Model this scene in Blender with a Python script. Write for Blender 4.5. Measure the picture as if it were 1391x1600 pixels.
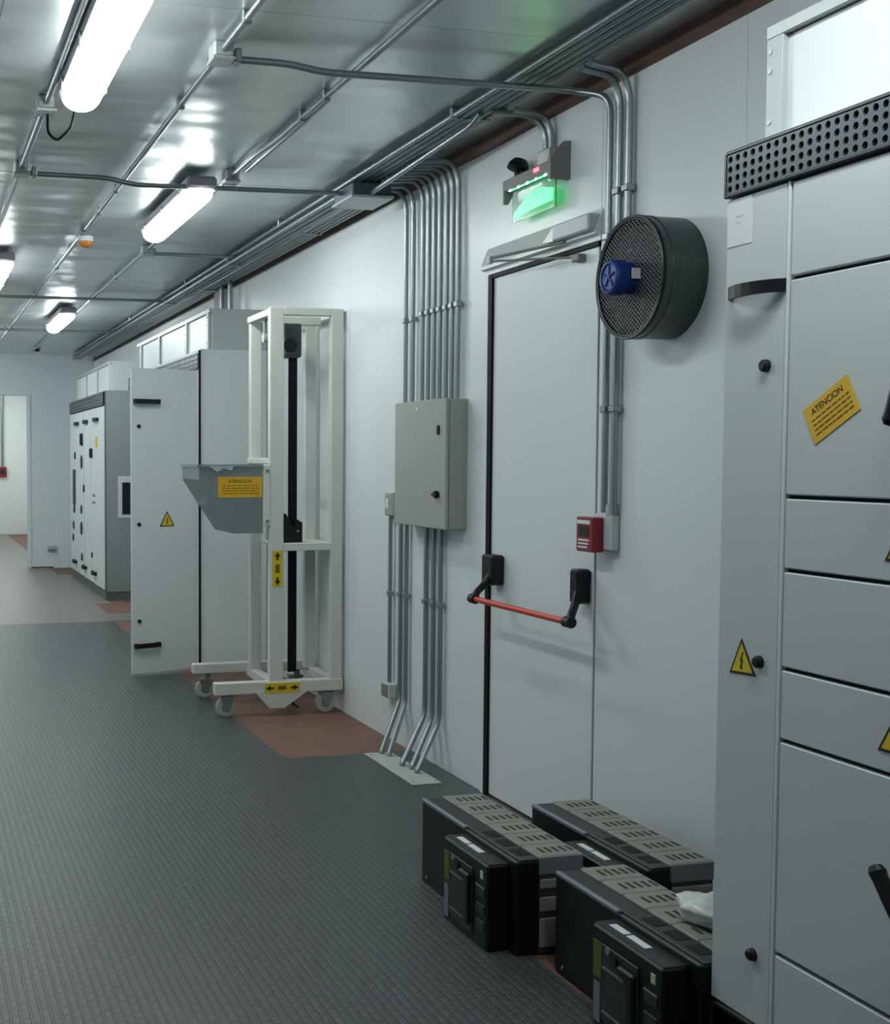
import bpy, bmesh, math, random
from mathutils import Vector, Matrix
random.seed(7)
for o in list(bpy.data.objects): bpy.data.objects.remove(o)
scene = bpy.context.scene
COL = scene.collection

# ------------------------------------------------------------------ camera
F, CX, CY = 1950.0, 350.0, 822.0
PITCH = math.atan(105 / 1950); YAW = math.atan(491 / 1950 * math.cos(PITCH))
cam = bpy.data.cameras.new('camera'); camo = bpy.data.objects.new('camera', cam); COL.objects.link(camo)
cam.sensor_fit = 'HORIZONTAL'; cam.sensor_width = 36.0; cam.lens = F * 36 / 1391
cam.shift_x = (695.5 - CX) / 1391; cam.shift_y = (CY - 800) / 1391
cam.clip_start = 0.05; cam.clip_end = 100
camo.location = (0, 0, 1.5); camo.rotation_euler = (math.pi / 2 - PITCH, 0, -YAW)
scene.camera = camo
# ------------------------------------------------------------------ world, exposure
w = bpy.data.worlds.new('world'); scene.world = w; w.use_nodes = True
w.node_tree.nodes['Background'].inputs[0].default_value = (0.6, 0.7, 0.75, 1)
w.node_tree.nodes['Background'].inputs[1].default_value = 0.02
vs = scene.view_settings
vs.view_transform = 'Standard'; vs.look = 'None'; vs.gamma = 1; vs.use_curve_mapping = False
vs.exposure = 1.74
LAMP_STRENGTH = 8.5
LAMP_COLOR = (0.92, 1.0, 0.985)

# ------------------------------------------------------------------ materials
MATS = {}
def mat(name, col, rough=0.5, metal=0.0, emit=0.0, bump=0.0, bscale=40.0, var=0.0, vscale=3.0, trans=0.0, spec=0.5, coat=0.0):
    if name in MATS: return MATS[name]
    m = bpy.data.materials.new(name); m.use_nodes = True
    nt = m.node_tree; b = nt.nodes['Principled BSDF']
    b.inputs['Base Color'].default_value = (*col, 1)
    b.inputs['Roughness'].default_value = rough
    b.inputs['Metallic'].default_value = metal
    b.inputs['Specular IOR Level'].default_value = spec
    if coat: b.inputs['Coat Weight'].default_value = coat; b.inputs['Coat Roughness'].default_value = 0.15
    if trans: b.inputs['Transmission Weight'].default_value = trans
    if emit:
        b.inputs['Emission Color'].default_value = (*col, 1); b.inputs['Emission Strength'].default_value = emit
    geo = None
    if bump or var:
        geo = nt.nodes.new('ShaderNodeNewGeometry')
    if var:
        n = nt.nodes.new('ShaderNodeTexNoise'); n.inputs['Scale'].default_value = vscale; n.inputs['Detail'].default_value = 4
        nt.links.new(geo.outputs['Position'], n.inputs['Vector'])
        mx = nt.nodes.new('ShaderNodeMix'); mx.data_type = 'RGBA'
        mx.inputs[6].default_value = (*[c * (1 - var) for c in col], 1); mx.inputs[7].default_value = (*[min(1, c * (1 + var)) for c in col], 1)
        nt.links.new(n.outputs['Fac'], mx.inputs[0]); nt.links.new(mx.outputs[2], b.inputs['Base Color'])
    if bump:
        n2 = nt.nodes.new('ShaderNodeTexNoise'); n2.inputs['Scale'].default_value = bscale; n2.inputs['Detail'].default_value = 2
        nt.links.new(geo.outputs['Position'], n2.inputs['Vector'])
        bp = nt.nodes.new('ShaderNodeBump'); bp.inputs['Strength'].default_value = bump; bp.inputs['Distance'].default_value = 0.02
        nt.links.new(n2.outputs['Fac'], bp.inputs['Height']); nt.links.new(bp.outputs['Normal'], b.inputs['Normal'])
    MATS[name] = m
    return m

WALL = mat('white_wall_panel', (0.70, 0.745, 0.76), 0.32, bump=0.02, bscale=5, var=0.03, vscale=2)
WALL_END = mat('end_wall_paint', (0.74, 0.80, 0.84), 0.5, var=0.03)
BACKROOM = mat('far_room_white', (0.80, 0.83, 0.82), 0.5)
DOORWHITE = mat('door_white', (0.70, 0.75, 0.765), 0.38, bump=0.01, bscale=6)
GROOVE = mat('groove_dark', (0.10, 0.11, 0.11), 0.8)
BROWN = mat('brown_trim_paint', (0.10, 0.052, 0.036), 0.6, var=0.4, vscale=6)
BROWNFLOOR = mat('red_oxide_floor', (0.18, 0.095, 0.07), 0.65, var=0.25, vscale=9)
TANFLOOR = mat('tan_sheet_floor', (0.19, 0.178, 0.16), 0.42, var=0.12, vscale=3)
GREY = mat('light_grey_cabinet', (0.53, 0.585, 0.58), 0.42, bump=0.015, bscale=120, var=0.02, vscale=1.5)
GREY_LIT = mat('light_grey_cabinet_lit', (0.65, 0.70, 0.695), 0.42, var=0.02, vscale=1.5)  # same cabinet grey, lightened to offset weak light on the farther rows
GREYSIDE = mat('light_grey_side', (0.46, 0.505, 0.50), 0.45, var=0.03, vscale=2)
HOUSING = mat('glossy_white_sheet', (0.70, 0.75, 0.745), 0.34, bump=0.03, bscale=5)
GALVGREY = mat('galvanised_frame', (0.45, 0.49, 0.48), 0.4, 0.4)
BLACK = mat('black_plastic', (0.005, 0.006, 0.008), 0.42, spec=0.35)
DARK = mat('dark_gap', (0.006, 0.007, 0.008), 0.85)
RUBBER = mat('black_rubber_seal', (0.003, 0.0035, 0.004), 0.6, spec=0.25)
NAVY = mat('grille_blue_grey', (0.055, 0.068, 0.085), 0.35, 0.3)
YELLOW = mat('yellow_label', (0.72, 0.42, 0.012), 0.5, var=0.06, vscale=30)
YTRI = mat('yellow_warning', (0.68, 0.50, 0.015), 0.5)
INK = mat('black_ink', (0.012, 0.012, 0.010), 0.6)
INKSOFT = mat('brown_print', (0.16, 0.09, 0.008), 0.6)
PAPER = mat('white_paper', (0.72, 0.75, 0.75), 0.6)
CREAM = mat('cream_paint', (0.66, 0.67, 0.62), 0.45, var=0.04, vscale=8)
ZINC = mat('zinc_sheet', (0.26, 0.31, 0.31), 0.36, 0.55, bump=0.05, bscale=8, var=0.12, vscale=7)
STEEL = mat('galvanised_conduit', (0.31, 0.345, 0.355), 0.36, 0.85, var=0.1, vscale=6)
CASTER = mat('caster_tyre_grey', (0.42, 0.44, 0.41), 0.55)
CASTERHUB = mat('caster_bracket', (0.24, 0.31, 0.29), 0.4, 0.6)
BEIGE = mat('beige_grey_enclosure', (0.36, 0.37, 0.335), 0.45, bump=0.02, bscale=200)
RED = mat('red_plastic', (0.24, 0.010, 0.018), 0.4)
BARRED = mat('red_push_bar', (0.62, 0.055, 0.028), 0.35)
FANGREEN = mat('dark_green_grey_paint', (0.035, 0.05, 0.05), 0.30, var=0.15, vscale=6)
FANMESH = mat('fan_wire', (0.13, 0.14, 0.145), 0.45, 0.4)
BLUE = mat('blue_motor', (0.010, 0.04, 0.22), 0.32)
GREENLED = mat('green_exit_glow', (0.06, 1.0, 0.22), 0.3, emit=0.5)
WHITELED = mat('white_led', (0.8, 1.0, 0.92), 0.3, emit=1.5)
REDLED = mat('red_led', (1.0, 0.05, 0.08), 0.3, emit=2.0)
ACRYLIC = mat('clear_acrylic', (0.75, 0.95, 0.85), 0.06, trans=0.92)
SIGNGREY = mat('sign_grey', (0.20, 0.20, 0.20), 0.5)
ORANGE = mat('orange_lens', (0.65, 0.22, 0.03), 0.3)
DIFFUSER = mat('lit_diffuser', LAMP_COLOR, 0.4, emit=LAMP_STRENGTH)
FIXTURE = mat('lamp_body_grey', (0.30, 0.30, 0.33), 0.5)
BLUEBOX = mat('blue_grey_box', (0.10, 0.15, 0.18), 0.4, 0.3)
LIGHTBOX = mat('light_grey_box', (0.50, 0.54, 0.54), 0.4)
TAUPE = mat('breaker_taupe', (0.25, 0.25, 0.215), 0.55, var=0.12, vscale=20)
BKCASE = mat('breaker_black', (0.0045, 0.007, 0.0085), 0.42, var=0.2, vscale=12, spec=0.35)
BKEDGE = mat('breaker_edge_grey', (0.17, 0.19, 0.20), 0.40)
BKSLOT = mat('breaker_slot', (0.035, 0.036, 0.032), 0.8)
BKMID = mat('breaker_panel_grey', (0.020, 0.026, 0.027), 0.45)
OLIVE = mat('faded_yellow_green_label', (0.10, 0.11, 0.02), 0.6, var=0.5, vscale=60)
PLASTIC = mat('translucent_bag', (0.80, 0.82, 0.80), 0.22, trans=0.2)
CONCPLATE = mat('pale_floor_plate', (0.44, 0.46, 0.43), 0.6, var=0.1, vscale=12)

def ceiling_material():
    m = bpy.data.materials.new('galvanised_ceiling_sheet'); m.use_nodes = True
    nt = m.node_tree; b = nt.nodes['Principled BSDF']
    b.inputs['Metallic'].default_value = 0.72
    g = nt.nodes.new('ShaderNodeNewGeometry')
    mp = nt.nodes.new('ShaderNodeMapping'); mp.inputs['Scale'].default_value = (0.7, 1.5, 1.0)
    nt.links.new(g.outputs['Position'], mp.inputs['Vector'])
    n = nt.nodes.new('ShaderNodeTexNoise'); n.inputs['Scale'].default_value = 2.4; n.inputs['Detail'].default_value = 3
    nt.links.new(mp.outputs[0], n.inputs['Vector'])
    r = nt.nodes.new('ShaderNodeMapRange'); r.inputs[3].default_value = 0.22; r.inputs[4].default_value = 0.44
    nt.links.new(n.outputs['Fac'], r.inputs[0]); nt.links.new(r.outputs[0], b.inputs['Roughness'])
    n1 = nt.nodes.new('ShaderNodeTexNoise'); n1.inputs['Scale'].default_value = 5; n1.inputs['Detail'].default_value = 5
    nt.links.new(g.outputs['Position'], n1.inputs['Vector'])
    mx = nt.nodes.new('ShaderNodeMix'); mx.data_type = 'RGBA'
    mx.inputs[6].default_value = (0.60, 0.65, 0.66, 1); mx.inputs[7].default_value = (0.74, 0.79, 0.79, 1)
    nt.links.new(n1.outputs['Fac'], mx.inputs[0]); nt.links.new(mx.outputs[2], b.inputs['Base Color'])
    n2 = nt.nodes.new('ShaderNodeTexNoise'); n2.inputs['Scale'].default_value = 2.1; n2.inputs['Detail'].default_value = 1.5
    nt.links.new(mp.outputs[0], n2.inputs['Vector'])
    bp = nt.nodes.new('ShaderNodeBump'); bp.inputs['Strength'].default_value = 0.5; bp.inputs['Distance'].default_value = 0.05
    nt.links.new(n2.outputs['Fac'], bp.inputs['Height']); nt.links.new(bp.outputs['Normal'], b.inputs['Normal'])
    return m
CEIL = ceiling_material()

def rubber_material():
    m = bpy.data.materials.new('ribbed_grey_rubber'); m.use_nodes = True
    nt = m.node_tree; b = nt.nodes['Principled BSDF']
    b.inputs['Roughness'].default_value = 0.40
    g = nt.nodes.new('ShaderNodeNewGeometry')
    mp = nt.nodes.new('ShaderNodeMapping'); mp.inputs['Rotation'].default_value = (0, 0, math.radians(90))
    nt.links.new(g.outputs['Position'], mp.inputs['Vector'])
    br = nt.nodes.new('ShaderNodeTexBrick')
    br.inputs['Scale'].default_value = 1.0; br.inputs['Mortar Size'].default_value = 0.005; br.inputs['Mortar Smooth'].default_value = 0.4
    br.inputs['Brick Width'].default_value = 0.048; br.inputs['Row Height'].default_value = 0.027; br.inputs['Bias'].default_value = 0
    br.inputs['Color1'].default_value = (0.076, 0.086, 0.088, 1); br.inputs['Color2'].default_value = (0.058, 0.067, 0.069, 1)
    br.inputs['Mortar'].default_value = (0.046, 0.053, 0.054, 1)
    nt.links.new(mp.outputs[0], br.inputs['Vector'])
    n = nt.nodes.new('ShaderNodeTexNoise'); n.inputs['Scale'].default_value = 1.7; n.inputs['Detail'].default_value = 6
    nt.links.new(g.outputs['Position'], n.inputs['Vector'])
    mx = nt.nodes.new('ShaderNodeMix'); mx.data_type = 'RGBA'; mx.blend_type = 'MULTIPLY'; mx.inputs[0].default_value = 0.35
    nt.links.new(br.outputs['Color'], mx.inputs[6]); nt.links.new(n.outputs['Color'], mx.inputs[7])
    hs = nt.nodes.new('ShaderNodeHueSaturation'); hs.inputs['Saturation'].default_value = 0.9; hs.inputs['Value'].default_value = 1.0
    nt.links.new(mx.outputs[2], hs.inputs['Color'])
    nt.links.new(br.outputs['Color'], b.inputs['Base Color'])
    bp = nt.nodes.new('ShaderNodeBump'); bp.inputs['Strength'].default_value = 0.4; bp.inputs['Distance'].default_value = 0.004; bp.invert = True
    nt.links.new(br.outputs['Fac'], bp.inputs['Height']); nt.links.new(bp.outputs['Normal'], b.inputs['Normal'])
    return m
RIB = rubber_material()

# ------------------------------------------------------------------ geometry helpers (all in world metres)
class MB:
    def __init__(s): s.v = []; s.f = []; s.sm = []
    def add(s, vs_, fs, smooth=False):
        n = len(s.v); s.v += [tuple(p) for p in vs_]
        for f in fs: s.f.append([n + i for i in f]); s.sm.append(smooth)
        return s
    def box(s, x0, x1, y0, y1, z0, z1, c=0.0):
        x0, x1 = min(x0, x1), max(x0, x1); y0, y1 = min(y0, y1), max(y0, y1); z0, z1 = min(z0, z1), max(z0, z1)
        if c <= 0:
            p = [(x, y, z) for z in (z0, z1) for y in (y0, y1) for x in (x0, x1)]
            return s.add(p, [(0, 2, 3, 1), (4, 5, 7, 6), (0, 1, 5, 4), (2, 6, 7, 3), (0, 4, 6, 2), (1, 3, 7, 5)])
        c = min(c, (x1 - x0) * .45, (y1 - y0) * .45, (z1 - z0) * .45)
        bm = bmesh.new(); bmesh.ops.create_cube(bm, size=1)
        for v in bm.verts:
            v.co = Vector(((x0 + x1) / 2 + v.co.x * (x1 - x0), (y0 + y1) / 2 + v.co.y * (y1 - y0), (z0 + z1) / 2 + v.co.z * (z1 - z0)))
        bmesh.ops.bevel(bm, geom=list(bm.edges), offset=c, segments=1, affect='EDGES', clamp_overlap=True)
        bm.verts.index_update()
        s.add([v.co.copy() for v in bm.verts], [[v.index for v in f.verts] for f in bm.faces]); bm.free()
        return s
    def prism(s, poly, axis, a, b):
        """polygon of 2-tuples extruded along an axis: x -> (y,z), y -> (x,z), z -> (x,y)"""
        def mk(p, t):
            if axis == 'x': return (t, p[0], p[1])
            if axis == 'y': return (p[0], t, p[1])
            return (p[0], p[1], t)
        n = len(poly); vs_ = [mk(p, a) for p in poly] + [mk(p, b) for p in poly]
        fs = [list(range(n))[::-1], list(range(n, 2 * n))] + [(i, (i + 1) % n, n + (i + 1) % n, n + i) for i in range(n)]
        return s.add(vs_, fs)
    def cyl(s, p0, p1, r0, r1=None, n=20, cap=True):
        r1 = r0 if r1 is None else r1
        p0 = Vector(p0); p1 = Vector(p1); d = (p1 - p0).normalized()
        u = d.orthogonal().normalized(); w_ = d.cross(u)
        vs_ = []
        for p, r in ((p0, r0), (p1, r1)):
            for i in range(n):
                a = 2 * math.pi * i / n; vs_.append(p + u * (r * math.cos(a)) + w_ * (r * math.sin(a)))
        s.add(vs_, [(i, (i + 1) % n, n + (i + 1) % n, n + i) for i in range(n)], True)
        if cap:
            s.add(vs_[:n], [list(range(n))[::-1]]); s.add(vs_[n:], [list(range(n))])
        return s
    def lathe(s, center, axis, prof, n=40):
        """prof: list of (t along axis, radius)"""
        c = Vector(center); d = Vector(axis).normalized(); u = d.orthogonal().normalized(); w_ = d.cross(u)
        vs_ = []; fs = []
        for t, r in prof:
            for i in range(n):
                a = 2 * math.pi * i / n; vs_.append(c + d * t + u * (r * math.cos(a)) + w_ * (r * math.sin(a)))
        for k in range(len(prof) - 1):
            for i in range(n):
                fs.append((k * n + i, k * n + (i + 1) % n, (k + 1) * n + (i + 1) % n, (k + 1) * n + i))
        return s.add(vs_, fs, False)
    def tube(s, path, r, bend=0.06, n=10, cap=True):
        P = [Vector(p) for p in path]; pts = [P[0]]
        for i in range(1, len(P) - 1):
            d1 = (P[i] - P[i - 1]); d2 = (P[i + 1] - P[i]); l = min(d1.length, d2.length) * 0.49
            b_ = min(bend, l); a = P[i] - d1.normalized() * b_; c = P[i] + d2.normalized() * b_
            for k in range(7):
                t = k / 6; pts.append(a * (1 - t) ** 2 + P[i] * 2 * t * (1 - t) + c * t * t)
        pts.append(P[-1])
        d = (pts[1] - pts[0]).normalized(); u = d.orthogonal().normalized()
        vs_ = []; fs = []
        for k, p in enumerate(pts):
            if k == 0: t = pts[1] - pts[0]
            elif k == len(pts) - 1: t = pts[-1] - pts[-2]
            else: t = (pts[k + 1] - pts[k]).normalized() + (pts[k] - pts[k - 1]).normalized()
            t.normalize(); u = (u - t * u.dot(t)).normalized(); w_ = t.cross(u)
            for i in range(n):
                a = 2 * math.pi * i / n; vs_.append(p + u * (r * math.cos(a)) + w_ * (r * math.sin(a)))
        for k in range(len(pts) - 1):
            for i in range(n): fs.append((k * n + i, k * n + (i + 1) % n, (k + 1) * n + (i + 1) % n, (k + 1) * n + i))
        s.add(vs_, fs, True)
        if cap:
            s.add(vs_[:n], [list(range(n))[::-1]]); s.add(vs_[-n:], [list(range(n))])
        return s

WLOC = {}
def build(name, mb, material, parent=None, kind=None, label=None):
    xs = [p[0] for p in mb.v]; ys = [p[1] for p in mb.v]; zs = [p[2] for p in mb.v]
    c = Vector(((min(xs) + max(xs)) / 2, (min(ys) + max(ys)) / 2, min(zs) if parent is None else (min(zs) + max(zs)) / 2))
    me = bpy.data.meshes.new(name); me.from_pydata([Vector(p) - c for p in mb.v], [], mb.f)
    me.polygons.foreach_set('use_smooth', mb.sm); me.update()
    me.materials.append(material)
    bm = bmesh.new(); bm.from_mesh(me); bmesh.ops.recalc_face_normals(bm, faces=bm.faces[:]); bm.to_mesh(me); bm.free()
    o = bpy.data.objects.new(name, me); COL.objects.link(o)
    WLOC[o] = c
    if parent is not None: o.parent = parent; o.location = c - WLOC[parent]
    else: o.location = c
    if kind: o['kind'] = kind
    if label: o['label'] = label
    return o
def empty(name, loc):
    o = bpy.data.objects.new(name, None); COL.objects.link(o); o.location = loc; o.empty_display_size = 0.1
    WLOC[o] = Vector(loc); return o
def tag(o, label, cat, group=None):
    o['label'] = label; o['category'] = cat
    if group: o['group'] = group
    return o
def thing(name, loc, label, cat, group=None): return tag(empty(name, loc), label, cat, group)
def struct(o): o['kind'] = 'structure'; return o
B = lambda *a, **k: MB().box(*a, **k)
def text_mesh(name, body, size, mtx, material, parent):
    cu = bpy.data.curves.new(name, 'FONT'); cu.body = body; cu.size = size; cu.extrude = 0.0004; cu.align_x = 'CENTER'; cu.align_y = 'CENTER'
    to = bpy.data.objects.new(name + '_curve', cu); COL.objects.link(to)
    bpy.context.view_layer.update()
    me = bpy.data.meshes.new_from_object(to.evaluated_get(bpy.context.evaluated_depsgraph_get()))
    bpy.data.objects.remove(to)
    m = MB(); m.add([mtx @ v.co for v in me.vertices], [list(p.vertices) for p in me.polygons])
    return build(name, m, material, parent)

WX = 2.48          # inner face of the right-hand wall
CZ = 2.92          # ceiling
YE = 17.2          # end wall
FX = 1.98          # front plane of the cabinet rows

# ------------------------------------------------------------------ setting
fl = struct(build('floor', B(-1.7, 2.62, -2.2, 25.2, -0.12, 0.0), BROWNFLOOR))
def sheet(polys, z1, material, name):
    m = MB()
    for (x0, x1, y0, y1) in polys: m.box(x0, x1, y0, y1, 0.0, z1)
    return build(name, m, material, fl)
sheet([(-1.7, 1.80, -2.2, 11.35)], 0.005, RIB, 'rubber_sheet')
sheet([(1.801, 2.479, 3.40, 5.905)], 0.005, RIB, 'rubber_sheet')
sheet([(-1.7, 1.84, 11.36, 25.1)], 0.004, TANFLOOR, 'tan_sheet')
sheet([(1.841, 2.01, 12.75, 16.1)], 0.004, TANFLOOR, 'tan_sheet')
sheet([(1.841, 2.2, 11.36, 11.9)], 0.004, TANFLOOR, 'tan_sheet')

ce = struct(build('ceiling', B(-1.7, 2.62, -2.2, 25.2, CZ + 0.006, CZ + 0.12), GALVGREY))
y = -2.2
while y < YE:
    a, b_ = y, min(y + 1.22, YE + 0.1)
    for (x0, x1) in ((-1.7, 0.30), (0.302, 2.49)):
        build('ceiling_panel', B(x0, x1, a + 0.0005, b_ - 0.0005, CZ + random.uniform(0, 0.002), CZ + 0.007), CEIL, ce)
    y += 1.22
build('ceiling_panel', B(-1.7, 2.49, YE + 0.12, 25.1, CZ, CZ + 0.007), BACKROOM, ce)

wr = struct(build('wall_right', B(WX + 0.012, WX + 0.14, -2.2, YE + 0.1, 0, CZ), GROOVE))
edges = [-2.2, -1.05, 0.1, 1.25, 2.45, 3.35, 4.165]
for a, b_ in zip(edges[:-1], edges[1:]):
    build('wall_panel', B(WX, WX + 0.0125, a + 0.001, b_ - 0.001, 0, 2.86), WALL, wr)
build('wall_panel', B(WX, WX + 0.0125, 4.166, 5.079, 2.315, 2.86), WALL, wr)
edges = [5.08, 5.72, 6.87, 8.02, 9.17, 10.32, 11.47, 12.62, 13.77, 14.92, 16.07, YE]
for a, b_ in zip(edges[:-1], edges[1:]):
    build('wall_panel', B(WX, WX + 0.0125, a + (0.0 if a < 5.1 else 0.001), b_ - 0.001, 0, 2.86), WALL, wr)
struct(build('trim_1', B(WX - 0.006, WX + 0.02, -2.2, YE, 2.845, CZ), BROWN))
struct(build('wall_left', B(-1.85, -1.70, -2.2, 25.2, 0, CZ), WALL))
struct(build('wall_back', B(-1.7, 2.6, -2.35, -2.2, 0, CZ), WALL))
m = MB(); m.box(1.575, WX, YE, YE + 0.12, 0, CZ); m.box(-1.7, 0.55, YE, YE + 0.12, 0, CZ); m.box(0.55, 1.575, YE, YE + 0.12, 2.37, CZ)
struct(build('wall_end', m, WALL_END))
m = MB(); m.box(1.56, 1.60, YE - 0.012, YE + 0.13, 0, 2.395); m.box(0.525, 0.565, YE - 0.012, YE + 0.13, 0, 2.395); m.box(0.565, 1.56, YE - 0.012, YE + 0.13, 2.365, 2.395)
struct(build('trim_2', m, WALL_END))
struct(build('wall_far', B(-1.7, 2.62, 25.1, 25.25, 0, CZ), BACKROOM))
struct(build('wall_far_side', B(2.5, 2.62, YE + 0.12, 25.1, 0, CZ), BACKROOM))
struct(build('baseboard_end', B(1.60, 1.9, YE - 0.01, YE, 0, 0.02), BROWN))

# door in the right wall -------------------------------------------------------
dr = struct(empty('door_1', (WX, 4.6, 0)))
build('door_leaf', B(WX + 0.001, WX + 0.012, 4.182, 5.035, 0.012, 2.285, c=0.002), DOORWHITE, dr)
build('hinge_gap', B(WX + 0.008, WX + 0.0125, 4.166, 4.182, 0.0, 2.30), GROOVE, dr)
fr = MB(); fr.box(WX - 0.012, WX + 0.006, 5.068, 5.098, 0, 2.33); fr.box(WX - 0.012, WX + 0.006, 4.15, 5.068, 2.303, 2.33)
build('door_frame', fr, HOUSING, dr)
build('seal_strip', B(WX - 0.010, WX + 0.005, 5.036, 5.068, 0.0, 2.30), RUBBER, dr)
build('seal_strip', B(WX - 0.008, WX + 0.005, 4.17, 5.04, 2.286, 2.302), RUBBER, dr)
# panic bar
pb = build('push_bar', MB().cyl((2.335, 4.900, 0.902), (2.335, 4.115, 0.902), 0.0125, n=16), BARRED, dr, label='red tubular push bar')
for yy, yb, w2 in ((4.900, 4.955, 0.052), (4.105, 4.225, 0.030)):
    bk = build('latch_box', B(WX - 0.060, WX, yb - w2, yb + w2, 0.955, 1.085, c=0.008), BLACK, dr)
    build('lever_arm', MB().tube([(WX - 0.045, yb - 0.012, 1.00), (2.40, (yb + yy) / 2 + .01, 0.955), (2.345, yy, 0.925), (2.335, yy, 0.897)], 0.0155, bend=0.03), BLACK, bk)
    build('bar_end', MB().cyl((2.335, yy - 0.022, 0.902), (2.335, yy + 0.022, 0.902), 0.021, n=14), BLACK, bk)
build('lintel_cap', MB().prism([(WX + .002, 2.425), (WX - .034, 2.340), (WX - .034, 2.326), (WX + .002, 2.318)], 'y', 4.152, 5.098), HOUSING, dr)
# closer
cl = build('door_closer', B(WX - 0.062, WX, 4.155, 4.42, 2.338, 2.400, c=0.006), LIGHTBOX, dr)
build('closer_end_cap', MB().prism([(4.42, 2.395), (4.50, 2.345), (4.42, 2.338)], 'x', WX - 0.058, WX - 0.004), GALVGREY, cl)
build('closer_arm', MB().tube([(2.44, 4.36, 2.328), (2.345, 4.80, 2.330)], 0.006), SIGNGREY, cl)
build('closer_arm', MB().tube([(2.345, 4.80, 2.318), (2.455, 4.30, 2.262)], 0.005), SIGNGREY, cl)
build('arm_pivot', MB().cyl((2.345, 4.80, 2.308), (2.345, 4.80, 2.338), 0.011), GALVGREY, cl)
build('arm_shoe', B(2.445, WX + 0.002, 4.27, 4.32, 2.244, 2.272, c=0.004), SIGNGREY, cl)

# ------------------------------------------------------------------ fluorescent ceiling lamps
def lamp(xc, y0, label, hidden=False):
    t = thing('ceiling_lamp', (xc, y0 + 0.64, 2.76), label, 'lamp', 'fluorescent ceiling lamps')
    L = 1.28; hw = 0.072
    # moulded diffuser: rounded section with rounded ends
    prof = []
    for i in range(13):
        a = math.pi * i / 12; prof.append((-math.cos(a) * hw, -math.sin(a) ** 0.8 * 0.062 if 0 < i < 12 else 0.0))
    vs_ = []; fs = []; ys_ = [(0, .55), (.02, .82), (.05, .96), (.09, 1), (L - .09, 1), (L - .05, .96), (L - .02, .82), (L, .55)]
    for (yy, sc) in ys_:
        for px, pz in prof: vs_.append((xc + px * sc, y0 + yy, 2.832 + pz * sc))
    n = len(prof)
    for k in range(len(ys_) - 1):
        for i in range(n - 1): fs.append((k * n + i, k * n + i + 1, (k + 1) * n + i + 1, (k + 1) * n + i))
    fs.append(list(range(n))); fs.append(list(range((len(ys_) - 1) * n, len(ys_) * n))[::-1])
    m = MB(); m.add(vs_, fs, True); build('diffuser', m, DIFFUSER, t, label='glowing white diffuser')
    build('lamp_body', B(xc - hw - 0.004, xc + hw + 0.004, y0 - 0.02, y0 + L + 0.02, 2.832, 2.892, c=0.012), FIXTURE, t)
    for yy in (y0 + 0.2, y0 + L - 0.2):
        build('hanger', B(xc - 0.02, xc + 0.02, yy - 0.012, yy + 0.012, 2.89, CZ + 0.002), STEEL, t)
    for s_ in (-1, 1):
        for yy in (y0 + 0.15, y0 + 0.64, y0 + L - 0.15):
            build('clip', B(xc + s_ * (hw + 0.002), xc + s_ * (hw + 0.010), yy - 0.012, yy + 0.012, 2.815, 2.865), STEEL, t)
    return t
lamp(0.625, 3.42, 'lit fluorescent ceiling lamp with black cable loop at its end by a conduit box')
lamp(1.415, 6.08, 'lit fluorescent ceiling lamp beyond the crossing conduit with the blue-grey junction box')
lamp(0.63, 8.6, 'lit fluorescent ceiling lamp past the orange-lensed beacon on the open side of the corridor')
lamp(1.43, 11.55, 'lit fluorescent ceiling lamp over the far grey switchgear cabinets')
lamp(0.63, 13.8, 'small far fluorescent ceiling lamp near the end wall doorway')
lamp(-0.16, 6.08, 'fluorescent ceiling lamp over the open side opposite the beige enclosure')
lamp(-0.16, 15.3, 'added out-of-view ceiling lamp that brightens the end wall')  # extra lamp, added out of view to brighten the end wall
lamp(-0.16, 11.55, 'fluorescent ceiling lamp over the open side opposite the far cabinets')
lamp(1.40, 1.05, 'fluorescent ceiling lamp above the corridor beside the big grey cabinet')
lamp(1.75, 18.2, 'added out-of-view ceiling lamp brightening the near part of the room beyond the end doorway')  # unseen extra, added to brighten the room past the doorway
lamp(1.75, 22.2, 'added out-of-view ceiling lamp brightening the deep part of the room beyond the doorway')  # another unseen lamp added to lift the doorway room
lamp(1.0, 23.3, 'added out-of-view ceiling lamp brightening the far wall of the room beyond the doorway')  # added unseen, close to the far wall, to whiten it
lamp(0.9, 19.6, 'fluorescent ceiling lamp in the bright room beyond the end doorway')

# ------------------------------------------------------------------ conduits
RC = 0.0125
def conduit(path, label, group, clamps=(), r=RC, bend=0.07, n=10):
    pts = [Vector(p) for p in path]
    o = build('conduit', MB().tube(path, r, bend, n), STEEL)
    tag(o, label, 'conduit', group)
    for (p, ax) in clamps:
        c = MB(); x, y_, z = p; q = r + 0.004
        if ax == 'z': c.box(x - q, x + q, y_ - q - 0.002, y_ + q + 0.002, z - 0.012, z + 0.012, c=0.003)
        if ax == 'y': c.box(x - q + 0.0012, x + q - 0.0012, y_ - 0.012, y_ + 0.012, z - q, min(CZ, z + q + 0.015), c=0.003)
        if ax == 'x': c.box(x - 0.012, x + 0.012, y_ - q - 0.012, y_ + q + 0.012, z - q, min(CZ, z + q + 0.015), c=0.003)
        build('clamp', c, STEEL, o)
    return o
ZR = 2.893
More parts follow.
